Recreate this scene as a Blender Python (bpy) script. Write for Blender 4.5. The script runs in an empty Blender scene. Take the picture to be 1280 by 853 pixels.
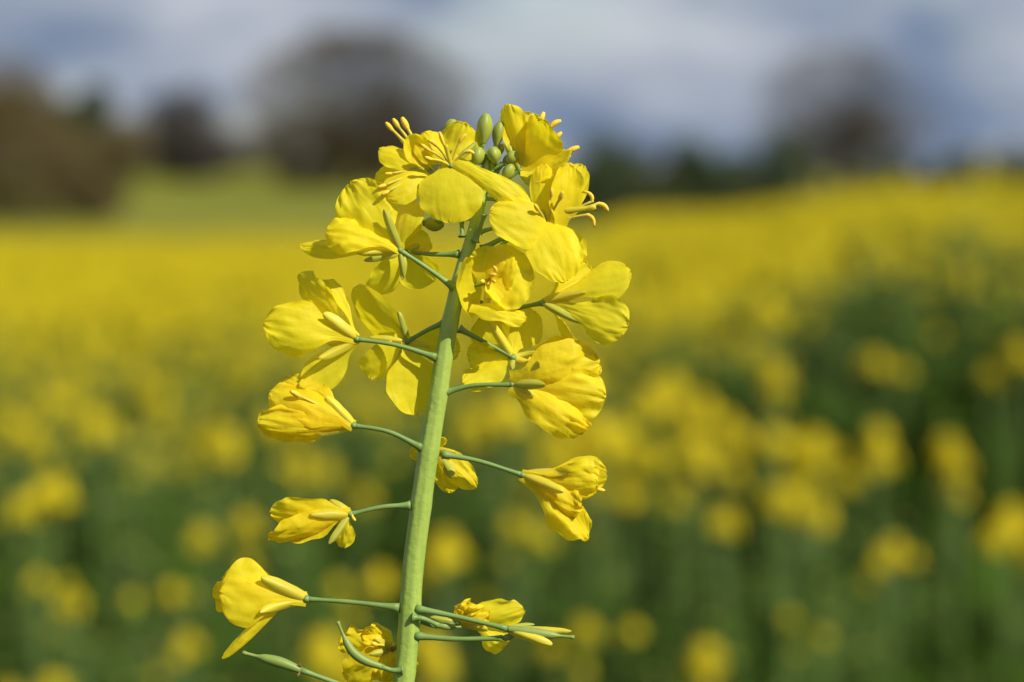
import bpy, math, random
import numpy as np
from mathutils import Vector, Matrix, noise

# ------------------------------------------------------------------ camera, world, sun, exposure
SC = bpy.context.scene
COL = SC.collection
R = math.radians
CAM_Z = 1.55
FOCUS = 0.474
PITCH = R(3.57)
TPX = 22.3 / 55.0 / 1280.0                 # tangent of one photo pixel (1280 wide)
MM = TPX * FOCUS                           # metres per photo pixel in the focus plane

cam_d = bpy.data.cameras.new('camera')
cam = bpy.data.objects.new('camera', cam_d)
COL.objects.link(cam)
SC.camera = cam
cam_d.sensor_width = 22.3
cam_d.lens = 55.0
cam_d.clip_start = 0.02
cam_d.clip_end = 6000.0
cam.location = (0.0, -FOCUS, CAM_Z)
cam.rotation_euler = (R(90) - PITCH, 0, 0)
cam_d.dof.use_dof = True
cam_d.dof.focus_distance = FOCUS
cam_d.dof.aperture_fstop = 6.5
cam_d.dof.aperture_blades = 0

CAMP = Vector(cam.location)
FWD = Vector((0, math.cos(PITCH), -math.sin(PITCH)))
RIGHT = Vector((1, 0, 0))
UP = RIGHT.cross(FWD)
TOCAM = -FWD

SUN_DIR = Vector((0.60, -0.52, 0.66)).normalized()      # from the scene towards the sun
SUN_EL = math.asin(SUN_DIR.z)
SUN_AZ = math.atan2(SUN_DIR.x, SUN_DIR.y)

w = bpy.data.worlds.new('World')
SC.world = w
w.use_nodes = True
nt = w.node_tree
nt.nodes.clear()
sky = nt.nodes.new('ShaderNodeTexSky')
sky.sky_type = 'NISHITA'
sky.sun_disc = False
sky.sun_elevation = SUN_EL
sky.sun_rotation = SUN_AZ
sky.air_density = 1.0
sky.dust_density = 0.6
tc = nt.nodes.new('ShaderNodeTexCoord')
mp = nt.nodes.new('ShaderNodeMapping')
mp.inputs['Scale'].default_value = (1.0, 1.0, 2.2)
mp.inputs['Location'].default_value = (0.35, 0.1, 0.0)
n1 = nt.nodes.new('ShaderNodeTexNoise')
n1.inputs['Scale'].default_value = 7.0
n1.inputs['Detail'].default_value = 6.0
n1.inputs['Roughness'].default_value = 0.55
n2 = nt.nodes.new('ShaderNodeTexNoise')
n2.inputs['Scale'].default_value = 11.0
n2.inputs['Detail'].default_value = 4.0
cr = nt.nodes.new('ShaderNodeValToRGB')                  # cloud cover
cr.color_ramp.elements[0].position = 0.24
cr.color_ramp.elements[1].position = 0.46
cc = nt.nodes.new('ShaderNodeValToRGB')                  # cloud colour, dull base to pale top
cc.color_ramp.elements[0].position = 0.36
cc.color_ramp.elements[0].color = (1.75, 2.35, 3.5, 1)
cc.color_ramp.elements[1].position = 0.66
cc.color_ramp.elements[1].color = (5.2, 5.5, 6.1, 1)
mx = nt.nodes.new('ShaderNodeMixRGB')
bg = nt.nodes.new('ShaderNodeBackground')
bg.inputs['Strength'].default_value = 0.092
out = nt.nodes.new('ShaderNodeOutputWorld')
L = nt.links.new
L(tc.outputs['Generated'], mp.inputs['Vector'])
L(mp.outputs['Vector'], n1.inputs['Vector'])
L(mp.outputs['Vector'], n2.inputs['Vector'])
L(n1.outputs['Fac'], cr.inputs['Fac'])
L(n2.outputs['Fac'], cc.inputs['Fac'])
L(cr.outputs['Color'], mx.inputs['Fac'])
L(sky.outputs['Color'], mx.inputs['Color1'])
L(cc.outputs['Color'], mx.inputs['Color2'])
L(mx.outputs['Color'], bg.inputs['Color'])
L(bg.outputs['Background'], out.inputs['Surface'])

sd = bpy.data.lights.new('sun', 'SUN')
sd.energy = 4.8
sd.angle = R(0.53)
sd.color = (1.0, 0.95, 0.86)
sun = bpy.data.objects.new('sun', sd)
COL.objects.link(sun)
sun.location = (3, -3, 6)
sun.rotation_euler = SUN_DIR.to_track_quat('Z', 'Y').to_euler()

SC.view_settings.view_transform = 'Standard'
SC.view_settings.look = 'None'
SC.view_settings.gamma = 1.0
SC.view_settings.exposure = 0.2
SC.view_settings.use_curve_mapping = False
SC.render.engine = 'CYCLES'
SC.cycles.use_denoising = True
SC.cycles.max_bounces = 8
SC.cycles.transmission_bounces = 6
SC.cycles.sample_clamp_indirect = 4.0

# ------------------------------------------------------------------ materials
def new_mat(name):
    m = bpy.data.materials.new(name)
    m.use_nodes = True
    m.node_tree.nodes.clear()
    return m, m.node_tree.nodes, m.node_tree.links.new

def leafy(name, col_a, col_b, transl=0.35, tcol=None, rough=0.5, spec=0.3, noise_scale=120.0,
          bump=0.0, bump_scale=700.0, vein=0.0, sheen=0.0, objvar=0.06, streak=False):
    """thin plant tissue: diffuse + gloss on the surface, light passing through"""
    m, N, K = new_mat(name)
    o = N.new('ShaderNodeOutputMaterial')
    t = N.new('ShaderNodeTexCoord')
    nz = N.new('ShaderNodeTexNoise')
    nz.inputs['Scale'].default_value = noise_scale
    nz.inputs['Detail'].default_value = 3
    if streak:
        mpn = N.new('ShaderNodeMapping')
        mpn.inputs['Scale'].default_value = (1.0, 1.0, 0.06)
        K(t.outputs['Object'], mpn.inputs['Vector'])
        K(mpn.outputs['Vector'], nz.inputs['Vector'])
    else:
        K(t.outputs['Object'], nz.inputs['Vector'])
    mr = N.new('ShaderNodeMapRange')
    mr.inputs['From Min'].default_value = 0.32
    mr.inputs['From Max'].default_value = 0.68
    K(nz.outputs['Fac'], mr.inputs['Value'])
    mix = N.new('ShaderNodeMixRGB')
    mix.inputs['Color1'].default_value = (*col_a, 1)
    mix.inputs['Color2'].default_value = (*col_b, 1)
    K(mr.outputs['Result'], mix.inputs['Fac'])
    oi = N.new('ShaderNodeObjectInfo')
    hsv = N.new('ShaderNodeHueSaturation')
    vm = N.new('ShaderNodeMapRange')
    vm.inputs['To Min'].default_value = 1.0 - objvar
    vm.inputs['To Max'].default_value = 1.0 + objvar
    K(oi.outputs['Random'], vm.inputs['Value'])
    K(vm.outputs['Result'], hsv.inputs['Value'])
    K(mix.outputs['Color'], hsv.inputs['Color'])
    p = N.new('ShaderNodeBsdfPrincipled')
    K(hsv.outputs['Color'], p.inputs['Base Color'])
    p.inputs['Roughness'].default_value = rough
    p.inputs['Specular IOR Level'].default_value = spec
    last = p
    if bump or vein:
        b = N.new('ShaderNodeBump')
        b.inputs['Strength'].default_value = 1.0
        b.inputs['Distance'].default_value = 0.0004
        h = None
        if bump:
            bn = N.new('ShaderNodeTexNoise')
            bn.inputs['Scale'].default_value = bump_scale
            bn.inputs['Detail'].default_value = 2
            K(t.outputs['Object'], bn.inputs['Vector'])
            ml = N.new('ShaderNodeMath'); ml.operation = 'MULTIPLY'
            ml.inputs[1].default_value = bump
            K(bn.outputs['Fac'], ml.inputs[0])
            h = ml.outputs[0]
        if vein:
            uv = N.new('ShaderNodeUVMap')
            sp = N.new('ShaderNodeSeparateXYZ')
            K(uv.outputs['UV'], sp.inputs['Vector'])
            vn = N.new('ShaderNodeTexNoise')
            vn.inputs['Scale'].default_value = 1.0
            vn.inputs['Detail'].default_value = 2
            cx = N.new('ShaderNodeCombineXYZ')
            a1 = N.new('ShaderNodeMath'); a1.operation = 'MULTIPLY'; a1.inputs[1].default_value = 26.0
            a2 = N.new('ShaderNodeMath'); a2.operation = 'MULTIPLY'; a2.inputs[1].default_value = 2.2
            K(sp.outputs['X'], a1.inputs[0]); K(sp.outputs['Y'], a2.inputs[0])
            K(a1.outputs[0], cx.inputs['X']); K(a2.outputs[0], cx.inputs['Y'])
            K(oi.outputs['Random'], cx.inputs['Z'])
            K(cx.outputs['Vector'], vn.inputs['Vector'])
            m2 = N.new('ShaderNodeMath'); m2.operation = 'MULTIPLY'; m2.inputs[1].default_value = vein
            K(vn.outputs['Fac'], m2.inputs[0])
            if h is None:
                h = m2.outputs[0]
            else:
                ad = N.new('ShaderNodeMath'); ad.operation = 'ADD'
                K(h, ad.inputs[0]); K(m2.outputs[0], ad.inputs[1]); h = ad.outputs[0]
        K(h, b.inputs['Height'])
        K(b.outputs['Normal'], p.inputs['Normal'])
    if transl > 0:
        tr = N.new('ShaderNodeBsdfTranslucent')
        if tcol:
            tr.inputs['Color'].default_value = (*tcol, 1)
        else:
            K(hsv.outputs['Color'], tr.inputs['Color'])
        if bump or vein:
            K(b.outputs['Normal'], tr.inputs['Normal'])
        ms = N.new('ShaderNodeMixShader')
        ms.inputs['Fac'].default_value = transl
        K(p.outputs['BSDF'], ms.inputs[1]); K(tr.outputs['BSDF'], ms.inputs[2])
        K(ms.outputs['Shader'], o.inputs['Surface'])
    else:
        K(p.outputs['BSDF'], o.inputs['Surface'])
    return m

M = {}
M['petal'] = leafy('petal_yellow', (0.94, 0.78, 0.016), (0.97, 0.84, 0.030), 0.54, (0.98, 0.82, 0.012),
                   0.55, 0.22, 90, bump=0.8, bump_scale=300, vein=0.09, objvar=0.03)
M['petal_old'] = leafy('petal_ageing_yellow', (0.92, 0.73, 0.014), (0.96, 0.81, 0.025), 0.52, (0.96, 0.76, 0.008),
                       0.55, 0.22, 130, bump=1.3, bump_scale=300, vein=0.14, objvar=0.04)
M['sepal'] = leafy('sepal_yellow_green', (0.66, 0.59, 0.045), (0.82, 0.69, 0.05), 0.34, None, 0.45, 0.35, 160, objvar=0.1)
M['sepal_green'] = leafy('sepal_green', (0.36, 0.40, 0.05), (0.54, 0.52, 0.06), 0.25, None, 0.45, 0.35, 160, objvar=0.1)
M['bud'] = leafy('bud_green', (0.27, 0.34, 0.045), (0.40, 0.42, 0.06), 0.08, None, 0.45, 0.35, 260, objvar=0.1)
M['stem'] = leafy('stem_waxy_green', (0.26, 0.38, 0.06), (0.35, 0.45, 0.08), 0.0, None, 0.42, 0.4, 900,
                  bump=0.35, bump_scale=900, objvar=0.0, streak=True)
M['pedicel'] = leafy('pedicel_green', (0.14, 0.235, 0.05), (0.19, 0.28, 0.07), 0.0, None, 0.45, 0.35, 200, objvar=0.08)
M['anther'] = leafy('anther_orange', (0.86, 0.56, 0.04), (0.92, 0.66, 0.08), 0.1, None, 0.7, 0.1, 2500,
                    bump=0.25, bump_scale=3000)
M['filament'] = leafy('filament_yellow', (0.74, 0.62, 0.06), (0.8, 0.68, 0.08), 0.25, None, 0.5, 0.3, 300)
M['dry'] = leafy('withered_brown', (0.16, 0.10, 0.035), (0.30, 0.20, 0.05), 0.0, None, 0.7, 0.2, 900)
M['bg_petal'] = leafy('field_petal_yellow', (0.66, 0.535, 0.011), (0.76, 0.63, 0.015), 0.36, (0.70, 0.56, 0.004), 0.6, 0.2, 20, objvar=0.08)
M['bg_stem'] = leafy('field_stem_green', (0.07, 0.125, 0.018), (0.10, 0.165, 0.026), 0.0, None, 0.5, 0.3, 8)
M['bg_leaf'] = leafy('field_leaf_blue_green', (0.026, 0.058, 0.005), (0.064, 0.116, 0.010), 0.22, None, 0.7, 0.05, 9, objvar=0.15)
M['bark'] = leafy('bare_twig_brown', (0.105, 0.084, 0.054), (0.145, 0.118, 0.076), 0.0, None, 0.9, 0.1, 0.6)
M['twig_dark'] = leafy('dark_twig', (0.036, 0.032, 0.028), (0.055, 0.047, 0.038), 0.0, None, 0.9, 0.1, 0.6)
M['twig_brown'] = leafy('russet_twig', (0.080, 0.062, 0.026), (0.110, 0.085, 0.034), 0.0, None, 0.9, 0.1, 0.6)
M['evergreen'] = leafy('evergreen_leaf', (0.018, 0.030, 0.017), (0.034, 0.052, 0.024), 0.1, None, 0.6, 0.2, 0.5)
M['hedge_green'] = leafy('hedge_leaf', (0.024, 0.040, 0.014), (0.042, 0.060, 0.020), 0.1, None, 0.6, 0.2, 0.5)

def ground_mat():
    m, N, K = new_mat('ground_soil_and_grass')
    o = N.new('ShaderNodeOutputMaterial')
    g = N.new('ShaderNodeNewGeometry')
    sp = N.new('ShaderNodeSeparateXYZ'); K(g.outputs['Position'], sp.inputs['Vector'])
    mr = N.new('ShaderNodeMapRange')
    mr.inputs['From Min'].default_value = 44; mr.inputs['From Max'].default_value = 46
    K(sp.outputs['Y'], mr.inputs['Value'])
    na = N.new('ShaderNodeTexNoise'); na.inputs['Scale'].default_value = 6; na.inputs['Detail'].default_value = 6
    nb = N.new('ShaderNodeTexNoise'); nb.inputs['Scale'].default_value = 0.05; nb.inputs['Detail'].default_value = 6
    K(g.outputs['Position'], na.inputs['Vector']); K(g.outputs['Position'], nb.inputs['Vector'])
    so = N.new('ShaderNodeMixRGB')
    so.inputs['Color1'].default_value = (0.060, 0.045, 0.030, 1); so.inputs['Color2'].default_value = (0.050, 0.085, 0.030, 1)
    K(na.outputs['Fac'], so.inputs['Fac'])
    gr = N.new('ShaderNodeMixRGB')
    gr.inputs['Color1'].default_value = (0.150, 0.160, 0.018, 1); gr.inputs['Color2'].default_value = (0.20, 0.20, 0.020, 1)
    K(nb.outputs['Fac'], gr.inputs['Fac'])
    mx = N.new('ShaderNodeMixRGB')
    K(mr.outputs['Result'], mx.inputs['Fac']); K(so.outputs['Color'], mx.inputs['Color1']); K(gr.outputs['Color'], mx.inputs['Color2'])
    p = N.new('ShaderNodeBsdfPrincipled'); p.inputs['Roughness'].default_value = 0.95
    p.inputs['Specular IOR Level'].default_value = 0.1
    b = N.new('ShaderNodeBump'); b.inputs['Distance'].default_value = 0.04
    K(na.outputs['Fac'], b.inputs['Height']); K(b.outputs['Normal'], p.inputs['Normal'])
    K(mx.outputs['Color'], p.inputs['Base Color']); K(p.outputs['BSDF'], o.inputs['Surface'])
    return m
M['ground'] = ground_mat()

# ------------------------------------------------------------------ helpers
def at(px, py, dep=0.0):
    """photo pixel -> point in the flower's own plane; dep in the same pixel units, away from the camera"""
    d = FOCUS + dep * MM
    return CAMP + FWD * d + RIGHT * ((px - 640) * TPX * d) + UP * ((426.5 - py) * TPX * d)

def at_d(px, py, d):
    return CAMP + FWD * d + RIGHT * ((px - 640) * TPX * d) + UP * ((426.5 - py) * TPX * d)

WPOS = {}
def link(o, parent, loc):
    COL.objects.link(o)
    if parent is not None:
        o.parent = parent
        o.location = Vector(loc) - WPOS[parent.name]
    else:
        o.location = loc
    WPOS[o.name] = Vector(loc)
    return o

def mesh_data(name, verts, faces, mats, uvs=None, fmat=None, smooth=True):
    me = bpy.data.meshes.new(name)
    me.from_pydata([tuple(v) for v in verts], [], faces)
    for m in mats:
        me.materials.append(m)
    if smooth:
        me.polygons.foreach_set('use_smooth', [True] * len(me.polygons))
    if fmat is not None:
        me.polygons.foreach_set('material_index', fmat)
    if uvs is not None:
        ul = me.uv_layers.new(name='UVMap')
        for lp in me.loops:
            ul.data[lp.index].uv = uvs[lp.vertex_index]
    me.update()
    return me

def part(name, verts, faces, mats, parent, loc, uvs=None, fmat=None, label=None, smooth=True):
    loc = Vector(loc)
    me = mesh_data(name, [Vector(v) - loc for v in verts], faces, mats if isinstance(mats, (list, tuple)) else [mats], uvs, fmat, smooth)
    o = bpy.data.objects.new(name, me)
    if label:
        o['label'] = label
    return link(o, parent, loc)

def thing(name, label, cat, loc, group=None):
    o = bpy.data.objects.new(name, None)
    o.empty_display_size = 0.05
    o['label'] = label; o['category'] = cat
    if group:
        o['group'] = group
    return link(o, None, Vector(loc))

def curve_pts(pts, n):
    """Catmull-Rom through pts"""
    P = [Vector(p) for p in pts]
    if len(P) == 2:
        return [P[0].lerp(P[1], i / n) for i in range(n + 1)]
    P = [P[0] * 2 - P[1]] + P + [P[-1] * 2 - P[-2]]
    segs = len(P) - 3
    res = []
    for i in range(n + 1):
        s = i / n * segs
        k = min(int(s), segs - 1)
        t = s - k
        a, b, c, d = P[k], P[k + 1], P[k + 2], P[k + 3]
        res.append(0.5 * ((2 * b) + (c - a) * t + (2 * a - 5 * b + 4 * c - d) * t * t + (3 * b - a - 3 * c + d) * t ** 3))
    return res

def tube(pts, radii, sides=8, flat=1.0, nrm=None, ridge=0.0, nridge=5, V=None, F=None):
    """tube along pts; returns verts, faces. flat squeezes it along nrm"""
    V = [] if V is None else V
    F = [] if F is None else F
    o = len(V)
    n = len(pts)
    ref = nrm
    for i in range(n):
        t = (pts[min(i + 1, n - 1)] - pts[max(i - 1, 0)]).normalized()
        if ref is None:
            ref = Vector((0, 0, 1)) if abs(t.z) < 0.9 else Vector((0, 1, 0))
        b = t.cross(ref)
        if b.length < 1e-6:
            b = t.cross(Vector((1, 0.3, 0.2)))
        b.normalize()
        nn = b.cross(t).normalized()
        ref = nn
        for k in range(sides):
            a = 2 * math.pi * k / sides
            r = radii[i] * (1 + ridge * math.cos(a * nridge))
            V.append(pts[i] + b * (math.cos(a) * r) + nn * (math.sin(a) * r * flat))
    for i in range(n - 1):
        for k in range(sides):
            k2 = (k + 1) % sides
            F.append((o + i * sides + k, o + i * sides + k2, o + (i + 1) * sides + k2, o + (i + 1) * sides + k))
    F.append(tuple(o + k for k in reversed(range(sides))))
    F.append(tuple(o + (n - 1) * sides + k for k in range(sides)))
    return V, F

def sstep(a, b, x):
    t = min(1, max(0, (x - a) / (b - a)))
    return t * t * (3 - 2 * t)

def petal_geo(base, tip, width, rot=0.0, bend=0.0, cup=0.0, ruf=1.5, claw=0.3, clw=0.16, um=0.70, curl=0.0,
              notch=0.0, fold=0.0, seed=0, nu=26, nv=22, twist=0.0):
    """one petal: claw, rounded limb, cupped, crumpled. All lengths in metres."""
    a = tip - base
    Ln = a.length
    a.normalize()
    n0 = TOCAM - a * TOCAM.dot(a)
    if n0.length < 1e-4:
        n0 = UP.copy()
    n0.normalize()
    s0 = a.cross(n0)
    V, UV = [], []
    sd = Vector((seed * 3.71, seed * 1.37, seed * 2.11))
    hw = width * 0.5
    for i in range(nu + 1):
        t = i / nu
        u = 1 - (1 - t) ** 1.7
        wu = clw + (1 - clw) * sstep(claw * 0.5, claw + 0.24, u)
        if u > um:
            q = (u - um) / (1 - um)
            wu *= max(0.10, math.sqrt(max(0, 1 - q ** 2.3)))
        wu *= 1 + 0.10 * noise.noise(sd + Vector((u * 4, 0, 0))) * u
        ang = R(rot + twist * (u - 0.5))
        nn = n0 * math.cos(ang) + s0 * math.sin(ang)
        ss = a.cross(nn)
        c = base + a * (Ln * u) + nn * (bend * 4 * u * (1 - u)) - nn * (curl * max(0, u - 0.45) ** 2 * 3.3)
        for j in range(nv + 1):
            v = j / nv * 2 - 1
            edge = 1 + 0.11 * noise.noise(sd + Vector((u * 7, v * 3 + 9, 2))) * u
            off = ss * (hw * wu * v * edge)
            h = cup * (v * v - 0.3) * wu
            q = Vector((u * 2.1, v * 1.3 * wu, 0)) + sd
            h += ruf * (noise.noise(q) * 0.9 + noise.noise(q * 2.4 + Vector((5, 5, 5))) * 0.45 * (0.4 + abs(v))) * min(1, u * 1.6) * (0.45 + 0.8 * v * v + 0.4 * u)
            h -= fold * hw * abs(v + 0.25 * noise.noise(sd + Vector((u * 2, 8, 1)))) * u * wu
            q3 = Vector((u * 3.0, v * 6.5 * (0.35 + 0.65 * wu), 4)) + sd
            h += ruf * 0.55 * noise.noise(q3) * u * (0.5 + 0.5 * abs(v)) + ruf * 0.28 * noise.noise(q3 * 2.1) * u
            back = notch * Ln * (1 - abs(v)) ** 2 * max(0, (u - 0.8) / 0.2)
            jag = 0.03 * Ln * noise.noise(sd + Vector((v * 5, 3, 7))) * max(0, (u - 0.7) / 0.3)
            V.append(c + off + nn * h - a * (back - jag))
            UV.append((v * 0.5 * (0.35 + 0.65 * wu) + 0.5, u))
    F = []
    for i in range(nu):
        for j in range(nv):
            p = i * (nv + 1) + j
            F.append((p, p + 1, p + nv + 2, p + nv + 1))
    return V, F, UV

def ellipsoid(c, axis, length, rad, sides=10, n=8, tipk=0.8, V=None, F=None):
    axis = axis.normalized()
    pts, rr = [], []
    for i in range(n + 1):
        t = i / n
        pts.append(c + axis * (length * (t - 0.5)))
        rr.append(max(0.06, math.sin(math.pi * (0.03 + 0.94 * t ** tipk)) ** 0.75) * rad)
    return tube(pts, rr, sides, V=V, F=F)

# ------------------------------------------------------------------ ground
def gz(x, y):
    """terrain height: gently rolling field, a bank to the right, a hillside behind"""
    s = sstep(0.055, 0.19, x / (max(y, 3.0) + 0.47))
    z = s * (0.22 * sstep(4.5, 5.5, y) + 0.27 * sstep(6, 24, y)) * (1 - sstep(30, 50, y))
    z -= 0.46 * sstep(10, 45, y) * (1 - sstep(60, 110, y)) + 0.25 * sstep(60, 110, y)
    if y > 60:
        z += 5.4 * sstep(95, 420, y) * (1.0 - 0.45 * sstep(-20, 60, x))
    return z

def build_ground():
    ys = [-1500, -400, -100, -30, -10, -4] + [i * 0.5 - 2 for i in range(0, 34)] + [15 + i * 1.5 for i in range(0, 24)]
    ys += [55 + 8 * i for i in range(0, 60)] + [600, 800, 1200, 2000, 4000]
    xs = [-4000, -1500, -600, -300, -150, -80, -40, -20, -12] + [-8 + i * 0.5 for i in range(0, 33)] + [12, 20, 40, 80, 150, 300, 600, 1500, 4000]
    V = [(x, y, gz(x, y)) for y in ys for x in xs]
    nx = len(xs)
    F = [(j * nx + i, j * nx + i + 1, (j + 1) * nx + i + 1, (j + 1) * nx + i) for j in range(len(ys) - 1) for i in range(nx - 1)]
    o = bpy.data.objects.new('ground', mesh_data('ground', V, F, [M['ground']]))
    o['kind'] = 'structure'
    o['label'] = 'rolling farmland under the rape crop with a pale green field behind'
    link(o, None, (0, 0, 0))
build_ground()

# ------------------------------------------------------------------ the sharp rape plant in front
stem_px = [(499, 905, 0, 29), (505, 853, 0, 28), (511, 790, 0, 28), (516, 720, 0, 27.5), (523, 660, 0, 27.5), (531, 600, 0, 27), (540, 540, 0, 26),
           (549, 485, 0, 24.5), (558, 430, 0, 23), (567, 385, 1, 21), (577, 340, 3, 18.5), (588, 303, 5, 16.5), (597, 270, 8, 15.5),
           (604, 235, 10, 14), (609, 205, 12, 10), (611, 188, 13, 5)]
base_pt = Vector((-0.026, 0.004, gz(-0.026, 0.004)))
plant = thing('rapeseed_plant', 'sharp tall rape plant in yellow flower close to the camera, centre of the photo', 'plant', base_pt)

spts = [at(*p[:3]) for p in stem_px]
srad = [p[3] * 0.48 * MM for p in stem_px]
N_ST = 110
def interp(vals, n):
    k = len(vals) - 1
    r = []
    for i in range(n + 1):
        s = i / n * k
        j = min(int(s), k - 1)
        r.append(vals[j] + (vals[j + 1] - vals[j]) * (s - j))
    return r
up_pts, up_rad = curve_pts(spts, N_ST), interp(srad, N_ST)
for i_, p_ in enumerate(up_pts):
    bump_ = 0.0
    for (ax_, ay_) in ((545, 447), (556, 491), (527, 560), (553, 568), (513, 632), (499, 760), (520, 762), (519, 795), (574, 411), (556, 403), (567, 359), (580, 360), (503, 838)):
        bump_ += math.exp(-((p_.z - at(ax_, ay_).z) / (9 * MM)) ** 2)
    up_rad[i_] *= 1 + 0.045 * min(1.4, bump_) + 0.03 * noise.noise(Vector((p_.z * 120, 0, 0)))
    up_pts[i_] = p_ + RIGHT * (0.9 * MM * noise.noise(Vector((p_.z * 70, 5, 0))))
foot = up_pts[0] + (up_pts[0] - up_pts[2]).normalized() * 0.35
lo_pts = [base_pt * (1 - t) ** 2 + foot * (2 * t * (1 - t)) + up_pts[0] * t * t for t in [i / 24 for i in range(24)]]
lo_rad = [0.0055 + (up_rad[0] - 0.0055) * (i / 24) for i in range(24)]
V, F = tube(lo_pts + up_pts, lo_rad + up_rad, 28, ridge=0.035, nridge=7)
stem = part('stem', V, F, M['stem'], plant, base_pt)

_seed = [100]
def nseed():
    _seed[0] += 1
    return _seed[0]

def pedicel(parent, p0, p1, sag=0.0, r0=3.6, r1=2.7, mid=None, name='pedicel', mat='pedicel', loc=None):
    a, b = at(*p0), at(*p1)
    if mid:
        pts = [a, at(*mid), b]
    else:
        pts = [a, a.lerp(b, 0.5) + UP * (-sag * MM), b]
    n = 16
    c = curve_pts(pts, n)
    rr = []
    for i in range(n + 1):
        t = i / n
        r = r0 + (r1 - r0) * t
        r += 3.0 * math.exp(-t * 11) + 1.6 * math.exp(-(1 - t) * 16)
        r *= 1 + 0.12 * noise.noise(Vector((t * 6, p0[0], p0[1])))
        rr.append(r * MM)
    V, F = tube(c, rr, 10)
    return part(name, V, F, M[mat], parent, b if loc is None else loc)

def add_petal(fl, base, tx, ty, td, w, rot=0, bend=0, cup=0, ruf=2.2, claw=0.3, b=None, mat='petal', label=None, **kw):
    p0 = at(*b) if b else base
    kw['curl'] = kw.get('curl', 0) * MM
    ruf *= 1.9 if mat == 'petal_old' else 1.45
    kw.setdefault('fold', random.Random(tx * 7 + ty).uniform(-.12, .16))
    V, F, UV = petal_geo(p0, at(tx, ty, td), w * MM, rot, bend * MM, cup * MM, ruf * MM, claw, seed=nseed(), **kw)
    return part('petal', V, F, M[mat], fl, p0, UV, label=label)

def add_sepal(fl, base, tx, ty, td, w=13, bend=4, mat='sepal', b=None, flat=0.5):
    """thin boat-shaped sepal, rolled edges turned inwards, hooded tip"""
    p0 = at(*b) if b else base
    p1 = at(tx, ty, td)
    V, F, UV = petal_geo(p0, p1, w * 0.86 * MM, 14 * math.sin(tx * 1.7 + ty), bend * 0.8 * MM, -w * 0.36 * MM, 1.3 * MM,
                         0.0, 0.74, 0.55, seed=nseed(), nu=12, nv=10, notch=0.0)
    return part('sepal', V, F, M[mat], fl, p0, UV)

def add_stamen(fl, base, tx, ty, td, al=16, aw=6.0, hook=0, b=None, fr=1.7, mid=None):
    """filament and anther (al px long), hook bends the anther over"""
    p0 = at(*b) if b else base
    p1 = at(tx, ty, td)
    d = (p1 - p0).normalized()
    pts = [p0, at(*mid) if mid else p0.lerp(p1, 0.5) + UP * (2 * MM), p1]
    V, F = tube(curve_pts(pts, 8), [fr * MM] * 9, 6)
    nf = len(F)
    side = d.cross(TOCAM).normalized()
    apts = []
    for i in range(9):
        t = i / 8
        ang = hook * t
        apts.append(p1 - d * (al * 0.3 * MM) + (d * math.cos(ang) + side * math.sin(ang)) * (al * MM * t))
    ar = [aw * 0.5 * MM * max(0.25, math.sin(math.pi * (0.08 + 0.84 * i / 8)) ** 0.6) for i in range(9)]
    tube(apts, ar, 8, V=V, F=F)
    fm = [0] * nf + [1] * (len(F) - nf)
    return part('stamen', V, F, [M['filament'], M['anther']], fl, p0, fmat=fm)

def add_pistil(fl, base, tx, ty, td, w=6, b=None):
    p0 = at(*b) if b else base
    p1 = at(tx, ty, td)
    c = [p0.lerp(p1, i / 10) for i in range(11)]
    rr = [w * 0.5 * MM * k for k in (0.9, 1, 1, 1, 0.95, 0.9, 0.8, 0.7, 0.75, 0.95, 0.6)]
    V, F = tube(c, rr, 8)
    return part('pistil', V, F, M['sepal'], fl, p0)

def flower(rec, attach=None, petals=(), sepals=(), stamens=(), pistil=None, rr=4.2, mid=None, sag=0, label=None, pmat='pedicel', rmat='pedicel', pr=(3.3, 2.5)):
    base = at(*rec)
    V, F = ellipsoid(base, UP + RIGHT * 0.3, rr * 2 * MM, rr * MM, 10, 8, 1.0)
    fl = part('flower', V, F, M[rmat], plant, base, label=label)
    if attach:
        pedicel(fl, attach, rec, sag, pr[0], pr[1], mid, mat=pmat)
    for p in petals:
        p = dict(p)
        add_petal(fl, base, p.pop('x'), p.pop('y'), p.pop('d', 0), p.pop('w'), **p)
    for s in sepals:
        s = dict(s)
        add_sepal(fl, base, s.pop('x'), s.pop('y'), s.pop('d', 0), **s)
    for s in stamens:
        s = dict(s)
        add_stamen(fl, base, s.pop('x'), s.pop('y'), s.pop('d', 0), **s)
    if pistil:
        p = dict(pistil)
        add_pistil(fl, base, p.pop('x'), p.pop('y'), p.pop('d', 0), **p)
    return fl

def bud(p0, p1, w, attach=None, mat='bud', label=None, split=True):
    """closed bud: four sepals pressed together, on its own stalk"""
    a, b = at(*p0), at(*p1)
    ax = (b - a)
    n = 12
    pts = [a.lerp(b, i / n) for i in range(n + 1)]
    rr = [w * 0.5 * MM * max(0.10, math.sin(math.pi * (0.06 + 0.88 * (i / n) ** 1.15)) ** 0.7) for i in range(n + 1)]
    V, F = tube(pts, rr, 16, ridge=0.07, nridge=4)
    o = part('bud', V, F, M[mat], plant, a, label=label)
    if attach:
        pedicel(o, attach, p0, 0, 2.6, 2.4)
    return o

D = dict
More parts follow.
